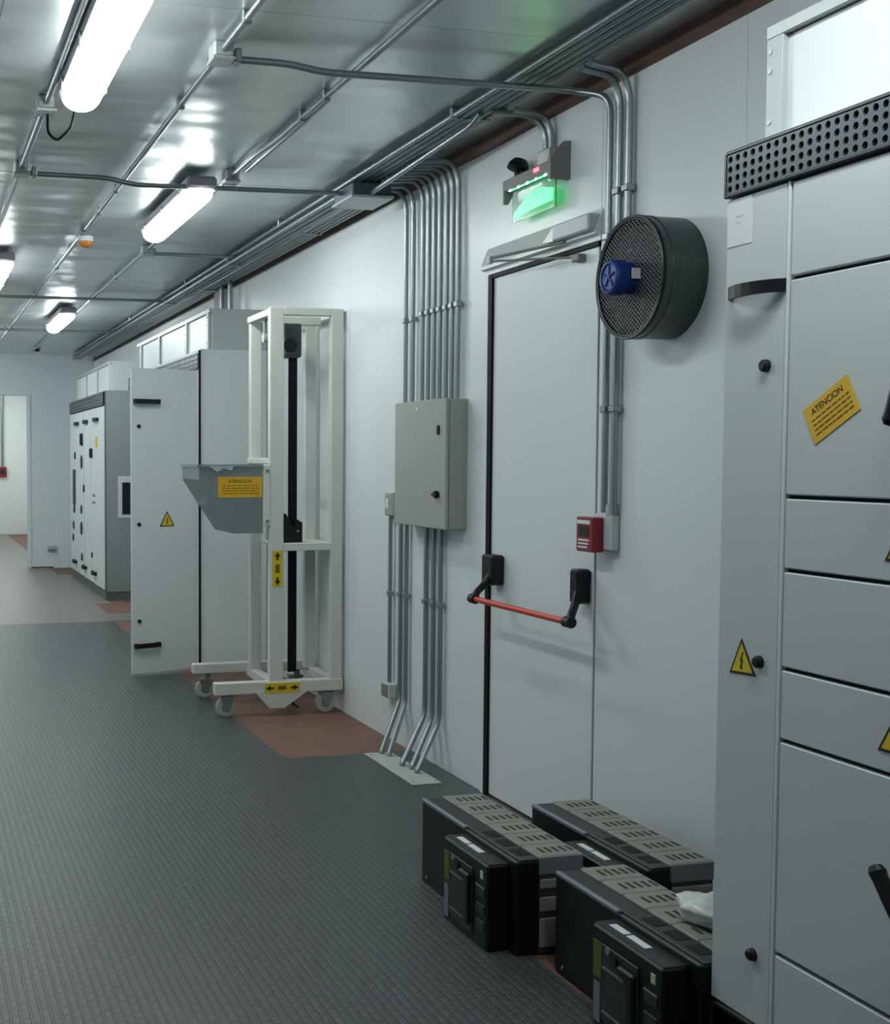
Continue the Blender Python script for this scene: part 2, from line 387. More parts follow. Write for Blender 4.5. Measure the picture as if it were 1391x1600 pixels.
# long runs on the ceiling
conduit([(0.538, -2.1, ZR), (0.538, 17.1, ZR)], 'long steel ceiling conduit running past the ends of the lamp with the cable loop', 'long ceiling conduits',
        [((0.538, yy, ZR), 'y') for yy in (3.7, 5.0, 6.05, 8.0, 10, 12)])
conduit([(1.055, -2.1, ZR), (1.055, 16.4, ZR)], 'long steel ceiling conduit carrying the orange-lensed beacon', 'long ceiling conduits',
        [((1.055, yy, ZR), 'y') for yy in (3.9, 4.9, 6.5, 7.1, 9.2, 10.8, 13)])
conduit([(1.575, -2.1, ZR), (1.575, 5.35, ZR), (1.555, 5.6, ZR), (1.555, 16.4, ZR)], 'long steel ceiling conduit between the beacon conduit and the conduit bundle', 'long ceiling conduits',
        [((1.575, 4.65, ZR), 'y'), ((1.575, 4.95, ZR), 'y'), ((1.555, 6.0, ZR), 'y'), ((1.555, 8.3, ZR), 'y'), ((1.555, 9.6, ZR), 'y'), ((1.555, 12, ZR), 'y')])
conduit([(1.590, 4.68, ZR - .001), (1.60, 5.0, ZR - .001), (1.600, 5.9, ZR - .001)], 'short steel conduit doubled alongside a long ceiling conduit', 'long ceiling conduits')
# crossings
conduit([(1.055, 4.235, ZR - 0.02), (1.30, 4.235, ZR - 0.02), (1.42, 4.235, 2.853), (2.36, 4.20, 2.848), (2.455, 4.075, 2.80), (2.455, 4.075, 1.305)],
        'steel conduit crossing the ceiling then dropping down the wall to the red call point', 'crossing conduits', [((1.11, 4.235, ZR - 0.02), 'x'), ((2.455, 4.075, 1.68), 'z'), ((2.455, 4.075, 2.3), 'z')], bend=0.06)
conduit([(0.538, 6.14, ZR - 0.02), (0.95, 6.14, ZR - 0.02), (1.09, 6.12, 2.842), (2.16, 6.06, 2.842)], 'steel conduit crossing the ceiling into the blue-grey junction box', 'crossing conduits', [((0.60, 6.14, ZR - 0.02), 'x')], bend=0.05)
conduit([(1.555, 8.3, ZR - 0.022), (2.15, 8.3, ZR - 0.022)], 'short steel ceiling conduit crossing to the bundle just past the middle lamp', 'crossing conduits', [((1.60, 8.3, ZR - 0.022), 'x')])
conduit([(0.54, 10.75, ZR - 0.022), (2.2, 10.75, ZR - 0.022)], 'steel ceiling conduit crossing before the far lamp over the cabinets', 'crossing conduits', [((0.6, 10.75, ZR - 0.022), 'x')])
conduit([(0.54, 13.5, ZR - 0.022), (2.2, 13.5, ZR - 0.022)], 'steel ceiling conduit crossing nearest the end wall', 'crossing conduits', [((1.0, 13.5, ZR - 0.022), 'x')])
# bundle along the wall
bx = [2.155, 2.190, 2.225, 2.260, 2.295]
for i, x in enumerate(bx):
    conduit([(x, -2.1, 2.887), (x, 16.9, 2.887)], 'galvanised conduit in the bundle fixed along the ceiling beside the white wall', 'ceiling conduit bundle',
            [((x, yy, 2.887), 'y') for yy in (2.9, 4.75, 7.2, 9.8, 12.4)])
for i, x in enumerate([2.150, 2.192, 2.234]):
    conduit([(x, 6.17, 2.842), (x, 16.9, 2.842)], 'galvanised conduit of the lower layer beyond the blue-grey junction box', 'lower far conduits',
            [((x, yy, 2.842), 'y') for yy in (8.4, 10.6)])
conduit([(2.215, 4.63, 2.868), (2.215, 4.72, 2.842), (2.235, 5.92, 2.815)], 'bright sloping conduit running from the bundle into the blue-grey junction box', 'crossing conduits', bend=0.05)
# nine drops into the enclosure
yd = [5.976, 5.884, 5.762, 5.692, 5.623, 5.555, 5.482, 5.417, 5.354]
for i, yy in enumerate(yd):
    xb = 2.33 + 0.012 * (i % 3)
    zz = 2.868 - 0.004 * (i % 2)
    start = [(2.325 + .013 * (8 - i), 16.5 - i * .3, zz), (2.325 + .013 * (8 - i), yy + 0.10, zz)] if i < 0 else [(2.255, yy + 0.05, 2.857)]
    conduit(start + [(2.42, yy, 2.857), (2.457, yy, 2.78), (2.457, yy, 1.765)], 'one of the two conduits set apart above the hinge side of the beige enclosure' if i < 2 else 'galvanised conduit in the row of seven dropping into the top of the beige enclosure', 'conduits above the enclosure',
            [((2.457, yy, 2.20 + (0.012 if i > 1 else 0.0)), 'z')], bend=0.09, r=0.0115)
for i in range(4):
    x = 2.335 + i * 0.034
    conduit([(x, 6.08 + .05 * i, 2.875), (x, 16.7, 2.875)], 'galvanised conduit hugging the brown trim beyond the enclosure drops', 'conduits along the brown trim', [((x, yy, 2.875), 'y') for yy in (7.3, 9.9, 12.6)])
# below the enclosure, cranked out to the floor plate
lows = [(6.02, 2.296, 5.86), (5.945, 2.312, 5.80), (5.69, 2.300, 5.60), (5.600, 2.318, 5.525), (5.520, 2.314, 5.45)]
for i, (yy, xf, yf) in enumerate(lows):
    ytop = min(yy, 5.87)
    path = [(2.457, yy, 1.18), (2.457, yy, 0.24), (xf, yf, 0.02 if i else 0.02), (xf, yf, 0.003)]
    if yy > 5.88:   # these two pass beside and behind the enclosure
        path[0] = (2.457, yy, 1.19)
    conduit(path, 'one of the pair of cranked conduits beside the thin socket conduit below the enclosure' if i < 2 else 'galvanised conduit of the three below the enclosure lock side, cranked to the floor plate', 'conduits below the enclosure', [((2.457, yy, 0.80), 'z')], bend=0.05, r=0.0125 if i != 2 else 0.0135)
for i, (yy, rr) in enumerate(((4.015, .0135), (3.955, .0135))):
    conduit([(2.29, yy - 0.02, 2.862), (2.42, yy, 2.852), (2.457, yy, 2.78), (2.457, yy, 2.02)] + ([] if i else [(2.457, yy, 1.30)]),
            'steel conduit dropping behind the round fan and on down to the red call point' if i == 0 else 'steel conduit dropping from the ceiling bundle to the round fan',
            'conduits beside the fan', [((2.457, yy, 2.45), 'z')] + ([((2.457, yy, 1.68), 'z')] if i == 0 else []), bend=0.08, r=rr)
conduit([(2.25, 4.60, 2.868), (2.40, 4.57, 2.86), (2.457, 4.545, 2.79), (2.457, 4.545, 2.70)], 'curved conduit feeding the box above the green exit sign', 'exit sign conduits', bend=0.06)
conduit([(2.30, 4.52, 2.862), (2.43, 4.51, 2.84), (2.457, 4.505, 2.78), (2.457, 4.505, 2.70)], 'second curved conduit feeding the box above the green exit sign', 'exit sign conduits', bend=0.06)
conduit([(2.457, 6.165, 1.21), (2.457, 6.165, 0.315)], 'thin steel conduit between the wall switch and the low socket', 'conduits beside the enclosure', [((2.457, 6.165, 0.79), 'z')], r=0.011)
for yy in (9.35, 9.62):
    conduit([(2.40, yy, 2.55), (2.40, yy, 2.862)], 'short vertical conduit rising from the cabinet duct to the ceiling', 'conduits above the cabinet duct', r=0.02)

# ------------------------------------------------------------------ boxes on ceiling and wall
t = thing('junction_box', (2.235, 6.05, 2.80), 'blue-grey steel junction box under the ceiling where the conduits meet', 'junction box')
build('box_body', B(2.14, 2.345, 5.90, 6.18, 2.805, 2.868, c=0.006), BLUEBOX, t)
build('box_lid', B(2.13, 2.355, 5.89, 6.19, 2.792, 2.806, c=0.003), LIGHTBOX, t)
for (x, y_, lab) in ((0.538, 5.02, 'small pale conduit box holding the looped black lamp cable'), (1.055, 4.235, 'small cast conduit box where the first crossing conduit starts'),
                     (0.538, 6.14, 'small cast conduit box where the second crossing conduit starts'), (1.555, 6.05, 'small cast conduit box on the ceiling near the middle lamp'), (1.555, 8.3, 'small cast conduit box on the ceiling beyond the middle lamp')):
    t = thing('conduit_box', (x, y_, 2.86), lab, 'junction box')
    build('box_body', B(x - 0.035, x + 0.035, y_ - 0.045, y_ + 0.045, 2.868, CZ + 0.001, c=0.006), GALVGREY, t)
    build('box_lid', B(x - 0.04, x + 0.04, y_ - 0.05, y_ + 0.05, 2.858, 2.869, c=0.003), PAPER if y_ == 5.02 else GALVGREY, t)
t = tag(build('lamp_cable', MB().tube([(0.545, 5.02, 2.865), (0.55, 5.08, 2.80), (0.59, 5.10, 2.775), (0.63, 5.0, 2.80), (0.625, 4.715, 2.842)], 0.006, bend=0.06), BLACK), 'black looped cable from the conduit box to the ceiling lamp', 'cable')
t = thing('warning_beacon', (1.075, 7.72, 2.80), 'small ceiling beacon with white base and orange lens', 'beacon')
build('beacon_box', B(1.03, 1.08, 7.67, 7.77, 2.86, CZ + .001, c=0.006), SIGNGREY, t)
build('beacon_base', MB().lathe((1.065, 7.72, 2.862), (0, 0, -1), [(0, 0.0), (0, .048), (.03, .048), (.032, 0)], 20), PAPER, t)
build('beacon_lens', MB().lathe((1.065, 7.72, 2.833), (0, 0, -1), [(0, .044), (.018, .04), (.034, .026), (.04, 0)], 20), ORANGE, t, label='orange lens')
t = thing('smoke_detector', (1.6, 16.1, 2.86), 'small dark detector on the ceiling just before the end wall', 'detector')
build('detector_base', MB().lathe((1.59, 16.1, CZ + .001), (0, 0, -1), [(0, 0), (0, .05), (.02, .05), (.021, 0)], 20), LIGHTBOX, t)
build('detector_head', MB().lathe((1.59, 16.1, CZ - .018), (0, 0, -1), [(0, .042), (.035, .03), (.04, 0)], 20), BLACK, t)

# beige wall enclosure
t = thing('wall_enclosure', (2.43, 5.59, 1.175), 'beige-grey steel enclosure on the wall with conduits above and below', 'electrical box')
build('enclosure_body', B(2.392, WX, 5.284, 5.898, 1.177, 1.775, c=0.003), BEIGE, t)
d = build('enclosure_door', B(2.372, 2.390, 5.284, 5.902, 1.174, 1.778, c=0.004), BEIGE, t)
build('lock', B(2.364, 2.373, 5.352, 5.374, 1.612, 1.655, c=0.003), BLACK, d)
k = build('turn_handle', MB().cyl((2.362, 5.365, 1.335), (2.373, 5.365, 1.335), 0.016), BLACK, d)
build('handle_wing', MB().prism([(5.365, 1.352), (5.41, 1.335), (5.365, 1.318), (5.352, 1.335)], 'x', 2.354, 2.363), BLACK, d)
build('maker_badge', MB().prism([(5.64, 1.745), (5.60, 1.745), (5.62, 1.73)], 'x', 2.3705, 2.3725), PAPER, d)
for zz in (1.73, 1.47, 1.22): build('hinge', B(2.378, 2.395, 5.900, 5.912, zz - 0.015, zz + 0.015, c=0.002), GALVGREY, t)
build('body_gap', B(2.388, 2.394, 5.288, 5.894, 1.181, 1.771), GROOVE, t)

t = thing('wall_switch', (2.46, 6.17, 1.19), 'grey surface switch box on the wall beside the beige enclosure', 'switch')
build('switch_box', B(2.445, WX, 6.125, 6.215, 1.20, 1.325, c=0.004), LIGHTBOX, t)
build('switch_plate', B(2.441, 2.446, 6.130, 6.210, 1.205, 1.32, c=0.002), GALVGREY, t)
build('rocker', B(2.436, 2.442, 6.155, 6.185, 1.24, 1.29, c=0.002), PAPER, t)
t = thing('wall_socket', (2.46, 6.16, 0.24), 'small grey socket low on the wall under a thin conduit', 'socket')
build('socket_box', B(2.43, WX, 6.11, 6.215, 0.235, 0.315, c=0.006), LIGHTBOX, t)
build('socket_face', B(2.426, 2.431, 6.12, 6.205, 0.242, 0.308, c=0.002), SIGNGREY, t)
t = thing('floor_plate', (2.29, 5.57, 0.0), 'pale rectangular floor plate where the cranked conduits enter', 'floor plate')
build('plate', B(2.215, 2.36, 5.262, 5.89, 0.004, 0.011, c=0.002), CONCPLATE, t)
for yy in (5.30, 5.85):
    for xx in (2.235, 2.345): build('screw', MB().cyl((xx, yy, 0.010), (xx, yy, 0.0135), 0.006, n=8), STEEL, t)

# fire call point
t = thing('fire_call_point', (2.45, 4.09, 1.15), 'red fire alarm call point on a grey back box beside the door', 'fire alarm')
build('back_box', B(2.44, WX, 4.005, 4.125, 1.165, 1.30, c=0.008), LIGHTBOX, t)
h = build('call_body', B(2.395, 2.442, 4.05, 4.165, 1.160, 1.287, c=0.004), RED, t)
build('call_window', B(2.3935, 2.396, 4.075, 4.145, 1.215, 1.255), INK, h)
build('call_label', B(2.3935, 2.396, 4.068, 4.155, 1.262, 1.276), PAPER, h)
for k, zz in enumerate((1.203, 1.190, 1.177)): build('call_line', B(2.3935, 2.396, 4.072 + .006 * k, 4.15, zz - 0.003, zz + 0.003), PAPER, h)
build('conduit_entry', MB().cyl((2.457, 4.03, 1.295), (2.457, 4.03, 1.335), 0.02, n=14), GALVGREY, t)

# exit sign
t = thing('exit_sign', (2.44, 4.6, 2.50), 'grey emergency exit sign with a glowing green panel above the door', 'exit sign')
build('sign_housing', B(2.405, 2.474, 4.415, 4.80, 2.605, 2.652, c=0.004), SIGNGREY, t)
build('end_plate', MB().prism([(2.395, 2.575), (2.478, 2.575), (2.478, 2.72), (2.455, 2.72), (2.395, 2.655)], 'y', 4.395, 4.417), SIGNGREY, t)
build('end_plate', MB().prism([(2.405, 2.555), (2.425, 2.555), (2.478, 2.65), (2.405, 2.65)], 'y', 4.798, 4.812), SIGNGREY, t)
ac = build('acrylic_panel', B(2.436, 2.441, 4.43, 4.785, 2.475, 2.606), ACRYLIC, t)
build('green_legend', MB().prism([(4.77, 2.485), (4.60, 2.500), (4.445, 2.505), (4.44, 2.55), (4.55, 2.575), (4.66, 2.560), (4.77, 2.505)], 'x', 2.4325, 2.4352), GREENLED, ac, label='glowing green legend')
for k in range(5): build('white_led', MB().cyl((2.4045, 4.46 + k * .073, 2.603), (2.410, 4.46 + k * .073, 2.5985), 0.0045, n=10), WHITELED, t)
build('fill_strip', B(2.410, 2.428, 4.44, 4.78, 2.6035, 2.6055), mat('pale_green_fill_strip', (0.30, 0.85, 0.52), 0.4, emit=0.25), t, label='pale green strip added to light the ledge below')  # glowing strip added under the housing to brighten the door ledge
build('red_led', B(2.4025, 2.406, 4.505, 4.545, 2.628, 2.642), REDLED, t, label='red indicator light')
build('feed_box', B(2.43, WX, 4.48, 4.57, 2.64, 2.715, c=0.006), GALVGREY, t)
hd = build('spot_head', MB().lathe((2.43, 4.72, 2.700), (-0.25, 0, -0.8), [(-.02, 0), (-.018, .03), (.0, .042), (.02, .045), (.022, .0)], 24), BLACK, t)
build('spot_stem', MB().tube([(2.44, 4.72, 2.65), (2.445, 4.72, 2.69)], 0.008), BLACK, t)
build('test_knob', MB().cyl((2.44, 4.75, 2.65), (2.44, 4.75, 2.675), 0.014), BLACK, t)

# ------------------------------------------------------------------ round wall fan
FY, FZ, FR, F0 = 3.72, 2.100, 0.200, 2.32
t = thing('wall_fan', (2.40, FY, FZ - FR), 'round dark green extractor fan with mesh face and blue motor on the white wall', 'fan')
build('drum', MB().lathe((WX, FY, FZ), (-1, 0, 0), [(0, FR * .7), (0, FR), (.105, FR), (.108, FR * 1.012), (.125, FR * 1.012), (.128, FR), (WX - F0, FR), (WX - F0 + .004, FR - .006), (WX - F0, FR - .012), (.09, FR - .014), (.08, 0)], 64), FANGREEN, t)
for p in t.children: 
    for q in p.data.polygons: q.use_smooth = False
mg = MB()
for ang in (math.radians(38), math.radians(-38)):
    ca, sa = math.cos(ang), math.sin(ang); k = -15
    for k in range(-15, 16):
        dd = k * 0.0125
        if abs(dd) > FR - 0.014: continue
        hl = math.sqrt((FR - 0.012) ** 2 - dd * dd)
        cy_, cz_ = -sa * dd, ca * dd
        a_ = (F0 + 0.004, FY + cy_ - ca * hl, FZ + cz_ - sa * hl); b2 = (F0 + 0.004, FY + cy_ + ca * hl, FZ + cz_ + sa * hl)
        mg.cyl(a_, b2, 0.0022, n=4, cap=False)
build('mesh_guard', mg, FANMESH, t, kind='stuff')
build('impeller', MB().lathe((F0 + .035, FY, FZ), (-1, 0, 0), [(0, 0), (0, FR - .03), (.012, FR - .03), (.012, 0)], 40), FANGREEN, t)
build('rim_ring', MB().lathe((F0 + .006, FY, FZ), (-1, 0, 0), [(0, FR - .014), (.008, FR - .012), (.010, FR + .002), (0, FR + .004), (0, FR - .014)], 64), BLACK, t)
mo = build('motor', MB().lathe((F0 + .03, FY, FZ - 0.002), (-1, 0, 0), [(0, .052), (.055, .052), (.062, .058), (.10, .058), (.108, .052), (.110, .044), (.104, .040), (.104, 0)], 36), BLUE, t, label='blue motor')
build('motor_label', B(F0 - .027, F0 + .003, FY - .062, FY - .0575, FZ - .012, FZ + .022), PAPER, mo)
for k in range(5):
    a = 2 * math.pi * k / 5 + .3
    build('motor_rib', MB().cyl((F0 - .0755, FY, FZ), (F0 - .0755, FY + .036 * math.cos(a), FZ + .036 * math.sin(a)), 0.004, n=6), BLUE, mo)
build('cable_gland', MB().cyl((F0 + .05, FY + FR * .90, FZ + .10), (F0 + .05, FY + FR * 1.12, FZ + .12), 0.014, n=12), BLACK, t)

# ------------------------------------------------------------------ warning signs and labels used on cabinets (mirrored coordinates handled by caller)
def tri_pts(c, up_, right, s, tilt=0):
    c = Vector(c); h = s * 0.9
    u = up_ * math.cos(tilt) + right * math.sin(tilt); r = right * math.cos(tilt) - up_ * math.sin(tilt)
    return c + u * h * .6, c - u * h * .4 - r * s / 2, c - u * h * .4 + r * s / 2, u, r
def warning_triangle(parent, c, right, s, nrm, tilt=0):
    up_ = Vector((0, 0, 1)); nrm = Vector(nrm)
    a, b_, d_, u, r = tri_pts(c, up_, right, s, tilt); cc = (a + b_ + d_) / 3
    m = MB()
    def slab(pts, t0, t1):
        n = len(pts); m.add([p + nrm * t0 for p in pts] + [p + nrm * t1 for p in pts], [list(range(n)), list(range(n, 2 * n))] + [(i, (i + 1) % n, n + (i + 1) % n, n + i) for i in range(n)])
    slab([a, b_, d_], 0, 0.0012)
    o = build('warning_triangle', m, INK, parent)
    m = MB(); slab([cc + (p - cc) * .80 for p in (a, b_, d_)], 0.001, 0.0018); build('yellow_field', m, YTRI, o, label='yellow field')
    m = MB(); q = lambda x, z: cc + r * (x * s) + u * (z * s)
    slab([q(.04, .27), q(-.07, .02), q(-.01, .03), q(-.05, -.10), q(-.08, -.09), q(-.02, -.19), q(.045, -.12), q(.005, -.11), q(.06, .07), q(.0, .06), q(.08, .26)], 0.0016, 0.0024)
    build('lightning_bolt', m, INK, o)
    return o
def text_label(parent, c, right, w_, h, nrm, tilt=0, rows=4, head='ATENCION'):
    up_ = Vector((0, 0, 1)); nrm = Vector(nrm); c = Vector(c)
    u = up_ * math.cos(tilt) - right * math.sin(tilt); r = right * math.cos(tilt) + up_ * math.sin(tilt)
    def rect(m, x0, x1, z0, z1, t0, t1):
        pts = [c + r * x0 + u * z0, c + r * x1 + u * z0, c + r * x1 + u * z1, c + r * x0 + u * z1]
        m.add([p + nrm * t0 for p in pts] + [p + nrm * t1 for p in pts], [(0, 1, 2, 3), (4, 5, 6, 7), (0, 1, 5, 4), (1, 2, 6, 5), (2, 3, 7, 6), (3, 0, 4, 7)])
    m = MB(); rect(m, -w_ / 2, w_ / 2, -h / 2, h / 2, 0, 0.0012); o = build('yellow_label', m, YELLOW, parent, label='yellow caution sticker')
    mt = Matrix.Identity(4)
    for i in range(3): mt[i][0] = r[i]; mt[i][1] = u[i]; mt[i][2] = nrm[i]; mt[i][3] = (c + u * h * .28 + nrm * 0.0014)[i]
    text_mesh('heading', head, h * 0.24, mt, INK, o)
    m = MB(); rnd = random.Random(3)
    for k in range(rows):
        z = h * (.08 - .13 * k); x = -w_ * .40
        while x < w_ * .38:
            l = rnd.uniform(.05, .14) * w_; rect(m, x, min(x + l, w_ * .42), z - h * .018, z + h * .018, 0.001, 0.0018); x += l + w_ * .025
    build('fine_print', m, INKSOFT, o, kind='stuff')
    return o
NX = (-1, 0, 0); RY = Vector((0, -1, 0))      # a face looking into the corridor: picture-right is -y
NY = (0, -1, 0); RX = Vector((1, 0, 0))       # a face looking back at the camera: picture-right is +x

def perforated(parent, name, x, y0, y1, z0, z1, ny, nz, material, rr=0.36):
    """flat plate of square cells, every cell with an eight-sided hole and a short sleeve"""
    m = MB(); dy = (y1 - y0) / ny; dz = (z1 - z0) / nz
    sq = [(1, 0), (1, 1), (0, 1), (-1, 1), (-1, 0), (-1, -1), (0, -1), (1, -1)]
    for i in range(ny):
        for j in range(nz):
            cy_, cz_ = y0 + (i + .5) * dy, z0 + (j + .5) * dz; r = min(dy, dz) * rr
            o_ = [(x, cy_ + a * dy / 2, cz_ + b_ * dz / 2) for a, b_ in sq]
            n_ = [(x, cy_ + r * math.cos(k * math.pi / 4), cz_ + r * math.sin(k * math.pi / 4)) for k in range(8)]
            b2 = [(x + 0.006, p[1], p[2]) for p in n_]
            m.add(o_ + n_ + b2, [(k, (k + 1) % 8, 8 + (k + 1) % 8, 8 + k) for k in range(8)] + [(8 + k, 8 + (k + 1) % 8, 16 + (k + 1) % 8, 16 + k) for k in range(8)])
    return build(name, m, material, parent)
def bow_handle(parent, y0, y1, z, x=FX, h=0.03, out=0.045):
    """curved black grip across a narrow door"""
    pts = []
    for k in range(9):
        t_ = k / 8; pts.append((x - out * math.sin(math.pi * t_) ** .6 if 0 < k < 8 else x, y0 + (y1 - y0) * t_))
    m = MB(); outer = pts; inner = [(p[0] + 0.012, p[1]) for p in pts]
    n = len(pts)
    for k in range(n - 1):
        a, b_, c_, d_ = outer[k], outer[k + 1], inner[k + 1], inner[k]
        m.add([(*a, z), (*b_, z), (*c_, z), (*d_, z), (*a, z + h), (*b_, z + h), (*c_, z + h), (*d_, z + h)],
              [(0, 1, 2, 3), (4, 5, 6, 7), (0, 1, 5, 4), (2, 3, 7, 6), (0, 3, 7, 4), (1, 2, 6, 5)])
    return build('grip_handle', m, BLACK, parent)
def knob(parent, y_, z, r=0.014, x=FX, name='quarter_turn_lock'):
    return build(name, MB().lathe((x + .002, y_, z), (-1, 0, 0), [(0, r * 1.1), (.006, r * 1.1), (.012, r), (.016, r * .7), (.016, 0)], 16), BLACK, parent)

# ------------------------------------------------------------------ big grey switchgear cabinet
def duct(name, y0, y1, z0, z1, posts, label, x=2.05, postmat=None):
    postmat = postmat or LIGHTBOX
    t = thing(name, (2.27, (y0 + y1) / 2, z0), label, 'cable duct')
    build('duct_body', B(x + .025, WX - 0.006, y0, y1, z0, z1 - 0.001, c=0.002), GREYSIDE, t)
    for a, b_ in zip(posts[:-1], posts[1:]):
        build('front_panel', B(x + .016, x + .026, a + 0.008, b_ - 0.008, z0 + 0.01, z1 - 0.034), HOUSING, t)
    build('top_rail', B(x, x + .028, y0, y1, z1 - 0.03, z1, c=0.002), GALVGREY, t)
    for p in posts:
        w_ = 0.027
        po = build('flange_post', B(x, x + .028, p - w_, p + w_, z0, z1 - 0.03, c=0.002), postmat, t)
        for k, zz in enumerate((z0 + .05, (z0 + z1) / 2 + 0.03, z1 - .06)):
            build('screw', MB().cyl((x + .0005, p + .012, zz), (x - .003, p + .012, zz), 0.006, n=8), GALVGREY, po)
    return t
GX = 1.841; CY0, CY1 = 1.54, 2.544
t = thing('switchgear_cabinet', (2.15, 2.04, 0), 'large light-grey switchgear cabinet with stacked panels and perforated top grille beside the boxes', 'cabinet')
build('plinth', B(GX + 0.03, WX - 0.01, CY0 + .01, CY1 - 0.012, 0.0, 0.212), BLACK, t)
build('cabinet_body', B(GX + 0.02, WX - 0.005, CY0, CY1, 0.208, 2.213, c=0.003), GREYSIDE, t)
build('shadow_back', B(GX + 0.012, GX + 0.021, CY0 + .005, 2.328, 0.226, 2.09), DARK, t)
sd = build('side_door', B(GX - 0.004, GX + 0.019, 2.336, CY1, 0.221, 2.095, c=0.004), GREY, t)
build('door_edge', B(GX - 0.006, GX + 0.019, 2.327, 2.335, 0.221, 2.095, c=0.002), HOUSING, t)
bow_handle(sd, 2.525, 2.332, 1.861, x=GX - .003, h=.028)
for zz in (1.705, 1.047, 0.380): knob(sd, 2.393, zz, x=GX - .005, r=.013)
warning_triangle(sd, (GX - .0045, 2.453, 1.042), RY, 0.091, NX, tilt=-.06)
build('paper_note', B(GX - .0056, GX - .0038, 2.452, 2.539, 1.985, 2.091), PAPER, sd)
for k, zz in enumerate((2.05, 2.036)): build('note_line', B(GX - .0062, GX - .005, 2.485 + .005 * k, 2.508, zz, zz + .0035), GALVGREY, sd)
zs = [0.226, 0.411, 0.886, 1.044, 1.259, 1.418, 1.887, 2.095]
pan = []
for a, b_ in zip(zs[:-1], zs[1:]):
    pan.append(build('compartment_panel', B(GX - 0.004, GX + 0.014, CY0 + .01, 2.323, a + 0.0042, b_ - 0.0042, c=0.003), GREY, t))
text_label(pan[5], (GX - .0045, 2.190, 1.600), RY, 0.144, 0.082, NX, tilt=math.radians(29))
warning_triangle(pan[4], (GX - .0045, 1.984, 1.337), RY, 0.098, NX)
warning_triangle(pan[2], (GX - .0045, 1.988, 0.965), RY, 0.098, NX)
def rotary(parent, y_, z, ang):
    b_ = build('rotary_handle', MB().lathe((GX - .003, y_, z), (-1, 0, 0), [(0, .05), (.02, .05), (.026, .044), (.03, .03), (.05, .028), (.052, 0)], 28), BLACK, parent)
    d_ = Vector((0, math.cos(ang), math.sin(ang))); c = Vector((GX - .05, y_, z))
    build('lever', MB().tube([c - d_ * .03, c + d_ * .05 + Vector((-.012, 0, 0)), c + d_ * .13 + Vector((-.015, 0, 0))], 0.0155, bend=.03), BLACK, b_)
    build('lever_tip', MB().lathe(c + d_ * .12 + Vector((-.015, 0, 0)), d_, [(0, .015), (.015, .017), (.026, .012), (.03, 0)], 14), BLACK, b_)
rotary(pan[5], 1.925, 1.705, math.radians(-75))
rotary(pan[1], 1.885, 0.605, math.radians(55))
g = perforated(t, 'top_grille', GX - 0.010, 1.548, 2.540, 2.105, 2.194, 38, 4, NAVY)
m = MB(); m.box(GX - 0.012, GX + 0.018, CY0, 2.545, 2.194, 2.204, c=.003); m.box(GX - 0.014, GX + 0.018, CY0, 2.545, 2.097, 2.105, c=.003); m.box(GX - 0.012, GX + .018, 2.540, 2.546, 2.10, 2.198)
build('grille_rim', m, NAVY, t)
build('grille_back', B(GX + 0.006, GX + 0.0205, 1.55, 2.538, 2.107, 2.193), DARK, t)
build('kick_seal', MB().tube([(GX - .002, 2.536, 0.14), (GX - .006, 2.536, 0.212), (GX - .006, 2.45, 0.216), (GX - .006, 1.6, .216)], 0.008, bend=.03), BLACK, t)
duct('cable_duct', CY0, 2.511, 2.214, 2.481, [1.575, 2.083, 2.482], 'glossy pale cable duct with screwed flange on top of the big grey cabinet', x=1.9065)

# ------------------------------------------------------------------ middle row of cabinets with the open door
def plain_cabinet(name, y0, y1, label, group, open_door=False):
    t = thing(name, (2.22, (y0 + y1) / 2, 0), label, 'cabinet', group)
    build('plinth', B(FX + 0.03, WX - 0.01, y0 + .01, y1 - .01, 0, 0.10), BLACK, t)
    build('cabinet_body', B(FX + 0.006, WX - 0.005, y0, y1, 0.01 if open_door else 0.09, 2.27, c=0.003), GREY_LIT, t)
    build('grille_back', B(FX + 0.0, FX + 0.008, y0 + .01, y1 - .01, 2.150, 2.246), DARK, t)
    perforated(t, 'top_grille', FX - 0.012, y0 + .005, y1 - .005, 2.15, 2.246, max(6, int((y1 - y0) / .05)), 3, NAVY)
    build('grille_rim', B(FX - 0.014, FX + 0.006, y0, y1, 2.135, 2.15), BLACK, t)
    return t
t = plain_cabinet('cabinet', 8.58, 9.20, 'light-grey cabinet behind the lifting trolley with its tall door swung open', 'middle row cabinets', True)
# open door in its own thing-part: built flat then turned about the hinge
HX, HY = FX - 0.006, 8.575
dv = Vector((1.452 - HX, 8.40 - HY, 0)).normalized(); nv = Vector((dv.y, -dv.x, 0))
if nv.y > 0: nv = -nv
def onface(d_, z, o_=0.0): return Vector((HX, HY, 0)) + dv * d_ + nv * o_ + Vector((0, 0, z))
def slab_on_door(m, d0, d1, z0, z1, o0, o1):
    p = [onface(a, z, o_) for o_ in (o0, o1) for z in (z0, z1) for a in (d0, d1)]
    m.add(p, [(0, 1, 3, 2), (4, 6, 7, 5), (0, 4, 5, 1), (2, 3, 7, 6), (0, 2, 6, 4), (1, 5, 7, 3)]); return m
DW = 0.535
od = build('open_door', slab_on_door(MB(), 0.012, DW, 0.022, 2.118, -0.022, 0.0), GREY_LIT, t, label='tall grey door swung open')
build('hinge_edge', B(FX - .008, FX + .006, 8.565, 8.582, 0.02, 2.26), RUBBER, t)
for zz in (1.875, 0.20):
    m = MB(); slab_on_door(m, DW - .205, DW - .012, zz, zz + .032, 0.028, 0.040); slab_on_door(m, DW - .205, DW - .185, zz, zz + .032, 0, .03); slab_on_door(m, DW - .032, DW - .012, zz, zz + .032, 0, .03)
    build('grip_handle', m, BLACK, od)
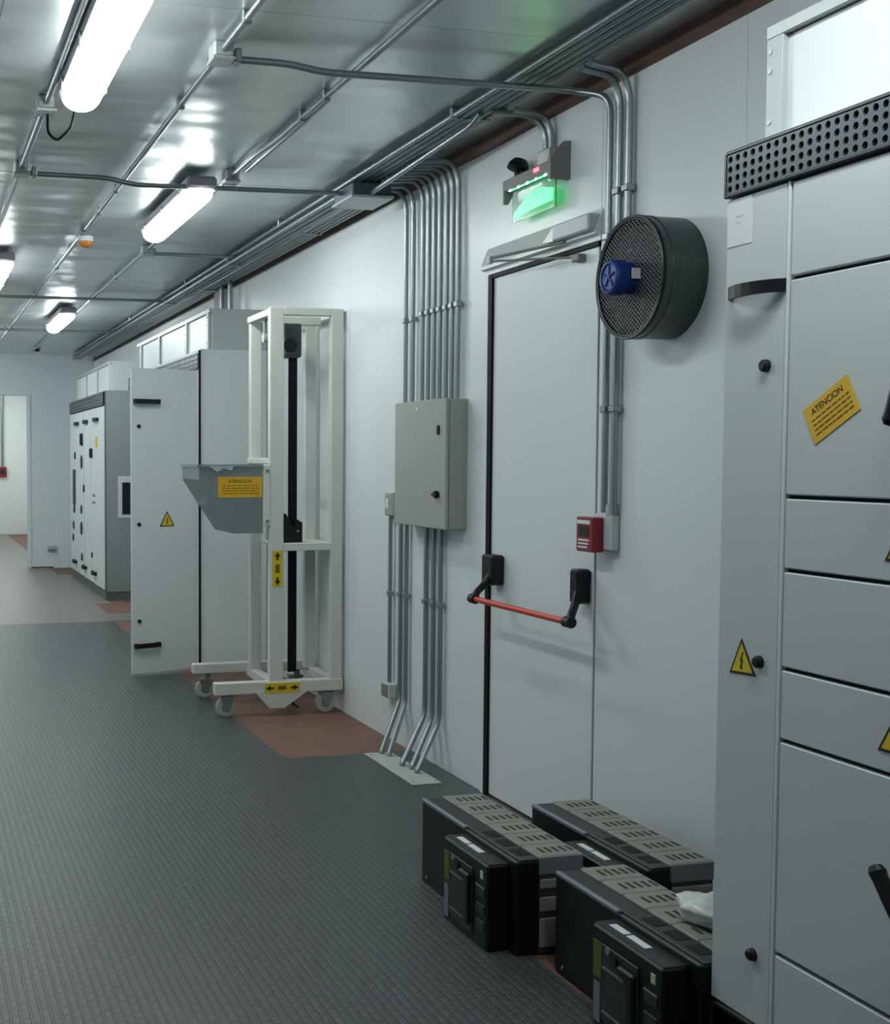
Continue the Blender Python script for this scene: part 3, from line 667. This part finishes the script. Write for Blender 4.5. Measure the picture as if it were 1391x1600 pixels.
for zz in (1.722, 1.052, 0.385):
    c = onface(DW - .052, zz); build('quarter_turn_lock', MB().cyl(c, c + nv * .012, 0.013, n=14), BLACK, od)
warning_triangle(od, onface(DW - .275, 1.075, 0.0005), -dv, 0.118, tuple(nv))
plain_cabinet('cabinet', 9.205, 9.95, 'second grey cabinet of the middle row, behind the open door', 'middle row cabinets')
t2 = plain_cabinet('cabinet', 9.955, 10.7, 'third grey cabinet of the middle row with a small meter panel swung out', 'middle row cabinets')
mp = build('meter_panel', B(1.712, FX + .006, 10.48, 10.50, 1.00, 1.352, c=0.003), HOUSING, t2, label='small white-framed meter panel swung out')
build('meter_glass', B(1.745, 1.95, 10.474, 10.482, 1.03, 1.30), BKCASE, mp)
plain_cabinet('cabinet', 10.705, 11.45, 'last grey cabinet of the middle row before the gap', 'middle row cabinets')
duct('cable_duct', 8.585, 11.45, 2.27, 2.556, [8.64, 9.35, 10.41, 11.26], 'glossy pale cable duct on top of the middle row of cabinets', postmat=GALVGREY)

t = thing('junction_box', (2.44, 9.74, 2.66), 'small grey box high on the wall above the middle cabinets', 'junction box')
build('box_body', B(2.41, WX, 9.62, 9.86, 2.68, 2.845, c=.006), GALVGREY, t)
build('box_lid', B(2.402, 2.411, 9.60, 9.88, 2.67, 2.845, c=.003), SIGNGREY, t)

# ------------------------------------------------------------------ far row
fys = [13.06, 14.08, 14.93, 15.9]
labs = ['grey far cabinet with a yellow sticker and gray side facing down the corridor', 'grey far cabinet with round black switch knobs, between its two neighbours', 'grey far cabinet with a dark display panel nearest the end wall']
for i in range(3):
    y0, y1 = fys[i] + .003, fys[i + 1] - .003
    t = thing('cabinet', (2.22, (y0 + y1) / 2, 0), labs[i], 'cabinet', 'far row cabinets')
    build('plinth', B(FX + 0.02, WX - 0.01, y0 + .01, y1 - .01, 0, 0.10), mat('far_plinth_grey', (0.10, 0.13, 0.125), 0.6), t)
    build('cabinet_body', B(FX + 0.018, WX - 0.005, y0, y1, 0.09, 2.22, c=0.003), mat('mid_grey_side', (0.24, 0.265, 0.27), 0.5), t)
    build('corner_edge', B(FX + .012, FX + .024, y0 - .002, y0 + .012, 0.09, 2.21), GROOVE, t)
    build('grille_back', B(FX + 0.004, FX + 0.019, y0 + .01, y1 - .01, 2.06, 2.205), DARK, t)
    perforated(t, 'top_grille', FX - 0.006, y0 + .005, y1 - .005, 2.065, 2.20, 8, 3, NAVY, rr=.33)
    d = build('cabinet_door', B(FX, FX + 0.017, y0 + .012, y1 - .004, 0.115, 2.055, c=.003), GREY_LIT, t)
    yh = (13.58, 14.40, 15.19)[i]
    bow_handle(d, yh - .16, yh + .16, 1.905, x=FX, h=.04)
    bow_handle(d, (13.74, 14.525, 15.40)[i] - .14, (13.74, 14.525, 15.40)[i] + .14, .215, x=FX, h=.04)
    if i == 0:
        build('yellow_label', B(FX - .002, FX + .001, 13.50, 13.66, 1.63, 1.74), YELLOW, d)
        build('push_switch', B(FX - .03, FX, 13.90, 13.98, 1.51, 1.62, c=.01), BLACK, d)
        for zz in (1.0, 1.08): build('nameplate', B(FX - .003, FX, 13.70, 13.90, zz, zz + .03), BKEDGE, d)
        knob(d, 13.95, 0.42, .03)
    elif i == 1:
        build('seam', B(FX - .001, FX + .002, 14.62, 14.628, .13, 2.04), GROOVE, d)
        for yy, zz, r in ((14.74, 1.70, .05), (14.80, 1.462, .075), (14.60, 1.155, .045), (14.83, .898, .05), (14.84, .673, .075), (14.80, .334, .045)): knob(d, yy, zz, r, name='switch_knob')
        build('push_switch', B(FX - .03, FX, 14.70, 14.78, 1.66, 1.80, c=.01), BLACK, d)
    else:
        build('display_panel', B(FX - .012, FX, 15.38, 15.58, .93, 1.37, c=.005), BKMID, d)
        for yy, zz, r in ((15.395, 1.539, .045), (15.49, .88, .05), (15.56, .677, .05), (15.6, .52, .045)): knob(d, yy, zz, r, name='switch_knob')
duct('cable_duct', 13.07, 15.88, 2.22, 2.53, [13.12, 14.0, 14.9, 15.8], 'glossy pale cable duct on top of the far row of cabinets')

# ------------------------------------------------------------------ lifting trolley
T0 = 6.93; TR = 7.40
t = thing('lifting_trolley', (2.08, 7.24, 0), 'cream steel lifting trolley on castors with a grey hopper and yellow stickers', 'trolley')
def tb(name, *a, material=CREAM, par=None, **k): return build(name, B(*a, c=k.pop('c', .004), **k), material, par or t)
mast = tb('mast_post', 2.016, 2.100, T0, T0 + .05, 0.19, 2.372)
rp = tb('mast_post', 2.388, 2.462, T0, T0 + .05, 0.19, 2.372)
tb('mast_post', 2.030, 2.100, TR, TR + .05, 0.19, 2.34)
tb('mast_post', 2.380, 2.450, TR, TR + .05, 0.19, 2.34)
tb('top_rail', 2.100, 2.388, T0, T0 + .05, 2.328, 2.372)
tb('top_rail', 2.100, 2.380, TR, TR + .05, 2.29, 2.34)
tb('side_rail', 2.020, 2.060, T0 + .05, TR + .05, 2.328, 2.368)
tb('side_rail', 2.415, 2.455, T0 + .05, TR + .05, 2.328, 2.368)
tb('side_rail', 2.020, 2.060, T0 + .05, TR + .05, 1.470, 1.505)
tb('middle_rail', 2.100, 2.388, T0, T0 + .05, 0.965, 1.010)
tb('middle_shelf', 2.10, 2.40, T0 + .05, TR, 0.985, 1.000)
tb('middle_rail', 2.410, 2.450, T0 + .05, TR, 0.95, 1.0)
tb('base_bar', 1.690, 2.468, T0 - .005, T0 + .06, 0.135, 0.205)
tb('base_bar', 1.690, 2.468, TR + .10, TR + .165, 0.165, 0.225)
tb('base_bar', 2.405, 2.465, T0 + .06, TR + .10, 0.145, 0.20)
tb('base_bar', 2.03, 2.09, T0 + .06, TR + .10, 0.145, 0.20)
build('gusset_plate', MB().prism([(1.925, .148), (2.255, .148), (2.105, .048), (2.015, .048)], 'y', T0 - .012, T0 - .004), CREAM, t)
build('foot_spring', MB().tube([(2.13, T0 + .02, .13), (2.17, T0 + .03, .06), (2.20, T0 + .02, .04)], .006), BLACK, t)
for (wx, wy) in ((1.762, 6.965), (2.368, 6.965), (1.775, 7.56), (2.36, 7.56)):
    c = build('castor_wheel', MB().lathe((wx, wy - .018, .061), (0, 1, 0), [(0, .0), (0, .048), (.004, .058), (.010, .061), (.026, .061), (.032, .058), (.036, .048), (.036, 0)], 28), CASTER, t)
    build('castor_hub', MB().cyl((wx, wy - .022, .061), (wx, wy + .022, .061), .026, n=16), CASTERHUB, c)
    m = MB(); m.prism([(wx - .026, .115), (wx + .05, .115), (wx + .016, .05), (wx - .016, .05)], 'y', wy - .027, wy - .022); m.prism([(wx - .026, .115), (wx + .05, .115), (wx + .016, .05), (wx - .016, .05)], 'y', wy + .022, wy + .027)
    m.box(wx - .035, wx + .055, wy - .035, wy + .035, .113, .125); m.cyl((wx + .02, wy, .12), (wx + .02, wy, .16), .02, n=12)
    build('castor_fork', m, CASTERHUB, c)
# strap, winch and hook
build('lifting_strap', B(2.200, 2.252, 7.16, 7.175, 0.215, 2.14), RUBBER, t)
wi = build('winch_body', B(2.150, 2.262, 7.10, 7.22, 2.10, 2.30, c=.01), mat('winch_dark', (.045, .06, .062), .5), t)
build('winch_drum', MB().cyl((2.19, 7.092, 2.17), (2.19, 7.22, 2.17), .042, n=20), BLACK, wi)
tb('winch_beam', 2.09, 2.39, 7.13, 7.19, 2.295, 2.345)
build('pulley', MB().cyl((2.05, 7.2, 2.22), (2.075, 7.2, 2.22), .03, n=16), GALVGREY, t)
build('pulley_hanger', B(2.055, 2.07, 7.185, 7.215, 2.20, 2.335), CASTERHUB, t)
build('strap_bracket', MB().prism([(2.14, 1.00), (2.268, 1.00), (2.268, 1.12), (2.235, 1.14), (2.215, 1.09), (2.165, 1.175), (2.14, 1.175)], 'y', 7.10, 7.18), BLACK, t)
build('bracket_bolt', MB().cyl((2.24, 7.096, 1.07), (2.24, 7.102, 1.07), .008, n=8), STEEL, t)
# hopper
hp = MB()
poly = [(1.600, 1.466), (1.974, 1.466), (1.974, 1.075), (1.800, 1.075), (1.600, 1.380)]
h0, h1 = 6.93, 7.38
hp.prism(poly, 'y', h0, h0 + .004)
# folded inclined side, back and floor of thin sheet
def sheet_strip(a, b_, th=.004):
    d_ = Vector((b_[0] - a[0], b_[1] - a[1])); n_ = Vector((d_.y, -d_.x)).normalized() * th
    hp.prism([a, b_, (b_[0] + n_.x, b_[1] + n_.y), (a[0] + n_.x, a[1] + n_.y)], 'y', h0, h1)
sheet_strip((1.600, 1.466), (1.600, 1.380)); sheet_strip((1.600, 1.380), (1.800, 1.075)); sheet_strip((1.800, 1.075), (1.974, 1.075))
hp.prism(poly, 'y', h1 - .004, h1)
ho = build('hopper', hp, ZINC, t, label='grey zinc sheet hopper')
build('hopper_lip', B(1.594, 1.974, h0 - .012, h0, 1.452, 1.468), ZINC, ho)
build('hopper_lip', B(1.586, 1.601, h0, h1, 1.452, 1.468), ZINC, ho)
build('hopper_ledge', B(1.625, 1.72, h0 + .16, h0 + .26, 1.232, 1.245), LIGHTBOX, ho)
build('hopper_bolt', MB().cyl((1.66, h0 - .006, 1.40), (1.66, h0 + .001, 1.40), .012, n=10), BKEDGE, ho)
build('clear_tape', MB().prism([(1.64, 1.46), (1.80, 1.46), (1.78, 1.43), (1.74, 1.445), (1.70, 1.425), (1.67, 1.445)], 'y', h0 - .0135, h0 - .012), mat('shiny_tape', (.5, .56, .56), .08, .6), ho)
text_label(ho, (1.838, h0 - .001, 1.338), RX, 0.262, 0.118, NY, rows=4)
tb('hopper_bracket', 1.976, 2.018, T0 - .004, T0 + .01, 1.115, 1.468)
for zz in (1.43, 1.14): build('bracket_bolt', MB().cyl((2.0, T0 - .010, zz), (2.0, T0 - .003, zz), .010, n=10), BKEDGE, t)
# arrow stickers
st = build('yellow_label', B(2.032, 2.094, T0 - .0015, T0 + .001, .758, .968), YTRI, t, label='yellow sticker with up and down arrows')
for s_ in (1, -1):
    zc = .863 + s_ * .07
    build('arrow', MB().prism([(2.063, zc + s_ * .028), (2.045, zc), (2.057, zc), (2.057, zc - s_ * .02), (2.069, zc - s_ * .02), (2.069, zc), (2.081, zc)], 'y', T0 - .0025, T0 - .001), INK, st)
build('fine_print', B(2.05, 2.076, T0 - .0022, T0 - .001, .838, .888), INKSOFT, st)
st = build('yellow_label', B(1.985, 2.195, T0 - .0145, T0 - .0115, .138, .196), YTRI, t, label='yellow sticker with left and right arrows')
build('sticker_backing', B(1.985, 2.195, T0 - .012, T0 - .004, .138, .196), CREAM, st)
for s_ in (1, -1):
    xc = 2.09 + s_ * .07
    build('arrow', MB().prism([(xc + s_ * .03, .167), (xc, .183), (xc, .172), (xc - s_ * .02, .172), (xc - s_ * .02, .162), (xc, .162), (xc, .151)], 'y', T0 - .0155, T0 - .0142), INK, st)
build('fine_print', B(2.066, 2.114, T0 - .0152, T0 - .0142, .156, .178), INKSOFT, st)

# ------------------------------------------------------------------ withdrawn circuit breakers on the floor
def breaker(x0, yn, label, rear_start=0.0, L=0.71, poles=6):
    """x0: front of the black case, yn: end nearest the camera; it faces the corridor"""
    H = 0.303; t = thing('circuit_breaker', (x0 + .11, yn + L / 2, 0), label, 'circuit breaker', 'withdrawn circuit breakers')
    Z0 = 0.004; cd = .075
    case = build('front_case', B(x0, x0 + cd, yn, yn + L, Z0, H - .012, c=.004), BKCASE, t)
    build('case_top', B(x0 + .012, x0 + cd, yn + .002, yn + L - .002, H - .014, H - .006, c=.002), BKMID, case)
    build('edge_strip', B(x0 - .002, x0 + .014, yn + .36, yn + L, H - .018, H - .004, c=.003), BKEDGE, case)
    build('edge_strip', B(x0 - .002, x0 + .012, yn, yn + .345, H - .022, H - .010, c=.003), BKMID, case)
    for k in range(3):
        ya = yn + .045 + k * .095
        build('terminal_recess', B(x0 + .030, x0 + cd - .006, ya, ya + .060, H - .010, H - .0045), DARK, case)
    # rear housing
    r0, r1 = x0 + cd, x0 + .222; ys_ = yn + rear_start
    build('rear_housing', B(r0, r1 - .02, ys_ + .004, yn + L - .004, Z0, H - .035, c=.003), TAUPE, t)
    pw = (L - .006) / poles
    for k in range(poles):
        ya = yn + .003 + k * pw; yb = ya + pw - .003
        if yb < ys_ + .02: continue
        ya = max(ya, ys_)
        pc = build('pole_cover', B(r0, r1, ya, yb, H - .036, H, c=.003), TAUPE, t)
        m = MB(); n = 5
        for q in range(n):
            xa = r0 + .030 + q * .024
            m.box(xa, xa + .011, ya + .032, min(ya + .078, yb - .006), H - .004, H + .0006)
        build('vent_slots', m, BKSLOT, pc, kind='stuff')
        build('phase_barrier', B(r1 - .004, r1 + .008, ya + .012, yb - .014, .06, H - .012, c=.003), BKCASE, t)
    # end plate facing the camera
    build('end_plate', B(r0, r1 - .002, ys_ - .004, ys_ + .004, H - .055, H - .001, c=.002), BKEDGE, t)
    for k, (za, zb, mm) in enumerate(((.205, .235, TAUPE), (.135, .180, TAUPE), (.025, .115, TAUPE))):
        build('contact_bar', B(r0 + .002, r1 - .006, ys_ - .006, ys_ + .006, za, zb, c=.003), mm, t)
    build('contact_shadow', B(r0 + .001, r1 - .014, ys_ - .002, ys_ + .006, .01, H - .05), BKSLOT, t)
    # operating mechanism
    p0 = x0 - .072; ya, yb = yn + .045, yn + .365; ph = .272
    op = build('operating_unit', B(p0, x0 + .001, ya, yb, Z0, ph, c=.006), BKCASE, t, label='black operating mechanism with white labels on top')
    build('unit_top', B(p0 + .006, x0, ya + .005, yb - .004, ph - .002, ph + .002), BKMID, op)
    for (u0, u1) in ((.12, .205), (.215, .285)):
        build('white_label', B(p0 + .028, p0 + .050, ya + u0, ya + u1, ph + .0015, ph + .003), PAPER, op)
    fx = p0
    build('front_panel', B(fx - .004, fx + .001, ya + .10, yb - .012, .03, .235, c=.002), BKMID, op)
    hn = build('charging_handle', B(fx - .016, fx - .003, ya + .105, ya + .135, .05, .20, c=.006), BLACK, op)
    build('handle_grip', B(fx - .018, fx - .004, ya + .10, ya + .175, .185, .215, c=.006), BLACK, hn)
    build('warning_strip', B(fx - .0055, fx - .001, yb - .055, yb - .016, .14, .235), OLIVE, op, label='faded yellow-green strip')
    build('pale_strip', B(fx - .0055, fx - .001, yb - .05, yb - .020, .02, .125), BKEDGE, op)
    build('spring_window', MB().cyl((fx - .003, yb - .085, .225), (fx - .008, yb - .085, .225), .010, n=12), BKEDGE, op)
    build('push_button', MB().cyl((fx + .0, yb - .12, .215), (fx - .012, yb - .12, .215), .014, n=14), BLACK, op)
    build('status_tag', B(fx - .003, fx + .001, ya + .028, ya + .045, .222, .246), mat('cream_tag', (.55, .54, .38), .6), op)
    for k, zz in enumerate((.18, .125, .075)):
        build('breaker_display', B(fx - .003, fx + .001, ya + .018, ya + .075, zz - .016, zz + .016, c=.002), BKMID, op)
        if k == 0: build('display_edge', B(fx - .004, fx - .001, ya + .018, ya + .075, zz + .013, zz + .018), BKEDGE, op)
    build('panel_edge', B(fx - .006, fx - .002, ya + .16, yb - .06, .172, .178), BKEDGE, op)
    build('panel_edge', B(fx - .006, fx - .002, ya + .16, yb - .06, .055, .060), BKEDGE, op)
    build('foot_screw', MB().cyl((x0 - .001, yn + L - .05, .03), (x0 - .005, yn + L - .05, .03), .006, n=8), BKEDGE, case)
    return t
breaker(1.748, 3.355, 'black and taupe circuit breaker standing on the floor by the foot of the door seal')
breaker(2.090, 3.195, 'black and taupe circuit breaker standing against the wall behind the others')
breaker(1.815, 2.552, 'black and taupe circuit breaker with a crumpled plastic bag on top beside the big cabinet', L=0.69)

# plastic bag
bm = bmesh.new(); bmesh.ops.create_icosphere(bm, subdivisions=4, radius=1.0)
rnd = random.Random(11)
from mathutils import noise
for v in bm.verts:
    p = v.co.copy(); n1 = noise.noise(p * 1.6) * .30 + noise.noise(p * 3.0 + Vector((3, 1, 2))) * .14 + abs(noise.noise(p * 4.5 + Vector((1, 5, 2)))) * .22
    q = p * (1 + n1)
    v.co = Vector((1.980 + q.x * .055, 2.765 + q.y * .085, .338 + max(q.z, -.85) * .038))
mb = MB(); bm.verts.index_update(); mb.add([v.co.copy() for v in bm.verts], [[v.index for v in f.verts] for f in bm.faces], True); bm.free()
tag(build('plastic_bag', mb, PLASTIC), 'crumpled translucent plastic bag lying on top of a circuit breaker', 'bag')

# ------------------------------------------------------------------ things by the end wall
t = thing('wall_socket', (1.88, YE - .02, .24), 'pale socket low on the end wall beside the doorway', 'socket')
build('socket_box', B(1.82, 1.94, YE - .04, YE, .24, .31, c=.006), LIGHTBOX, t)
build('socket_face', B(1.83, 1.93, YE - .044, YE - .039, .235, .265), SIGNGREY, t)
t = thing('fire_call_point', (1.77, 25.05, 1.2), 'small red call point under a thin conduit in the room beyond the doorway', 'fire alarm')
build('call_body', B(1.70, 1.86, 25.03, 25.1, 1.14, 1.34, c=.01), RED, t)
build('call_window', B(1.74, 1.82, 25.022, 25.032, 1.2, 1.28), INK, t)
conduit([(1.78, 25.08, 1.34), (1.78, 25.08, 2.86)], 'thin conduit above the red call point in the room beyond the doorway', 'far room conduits', r=.03)
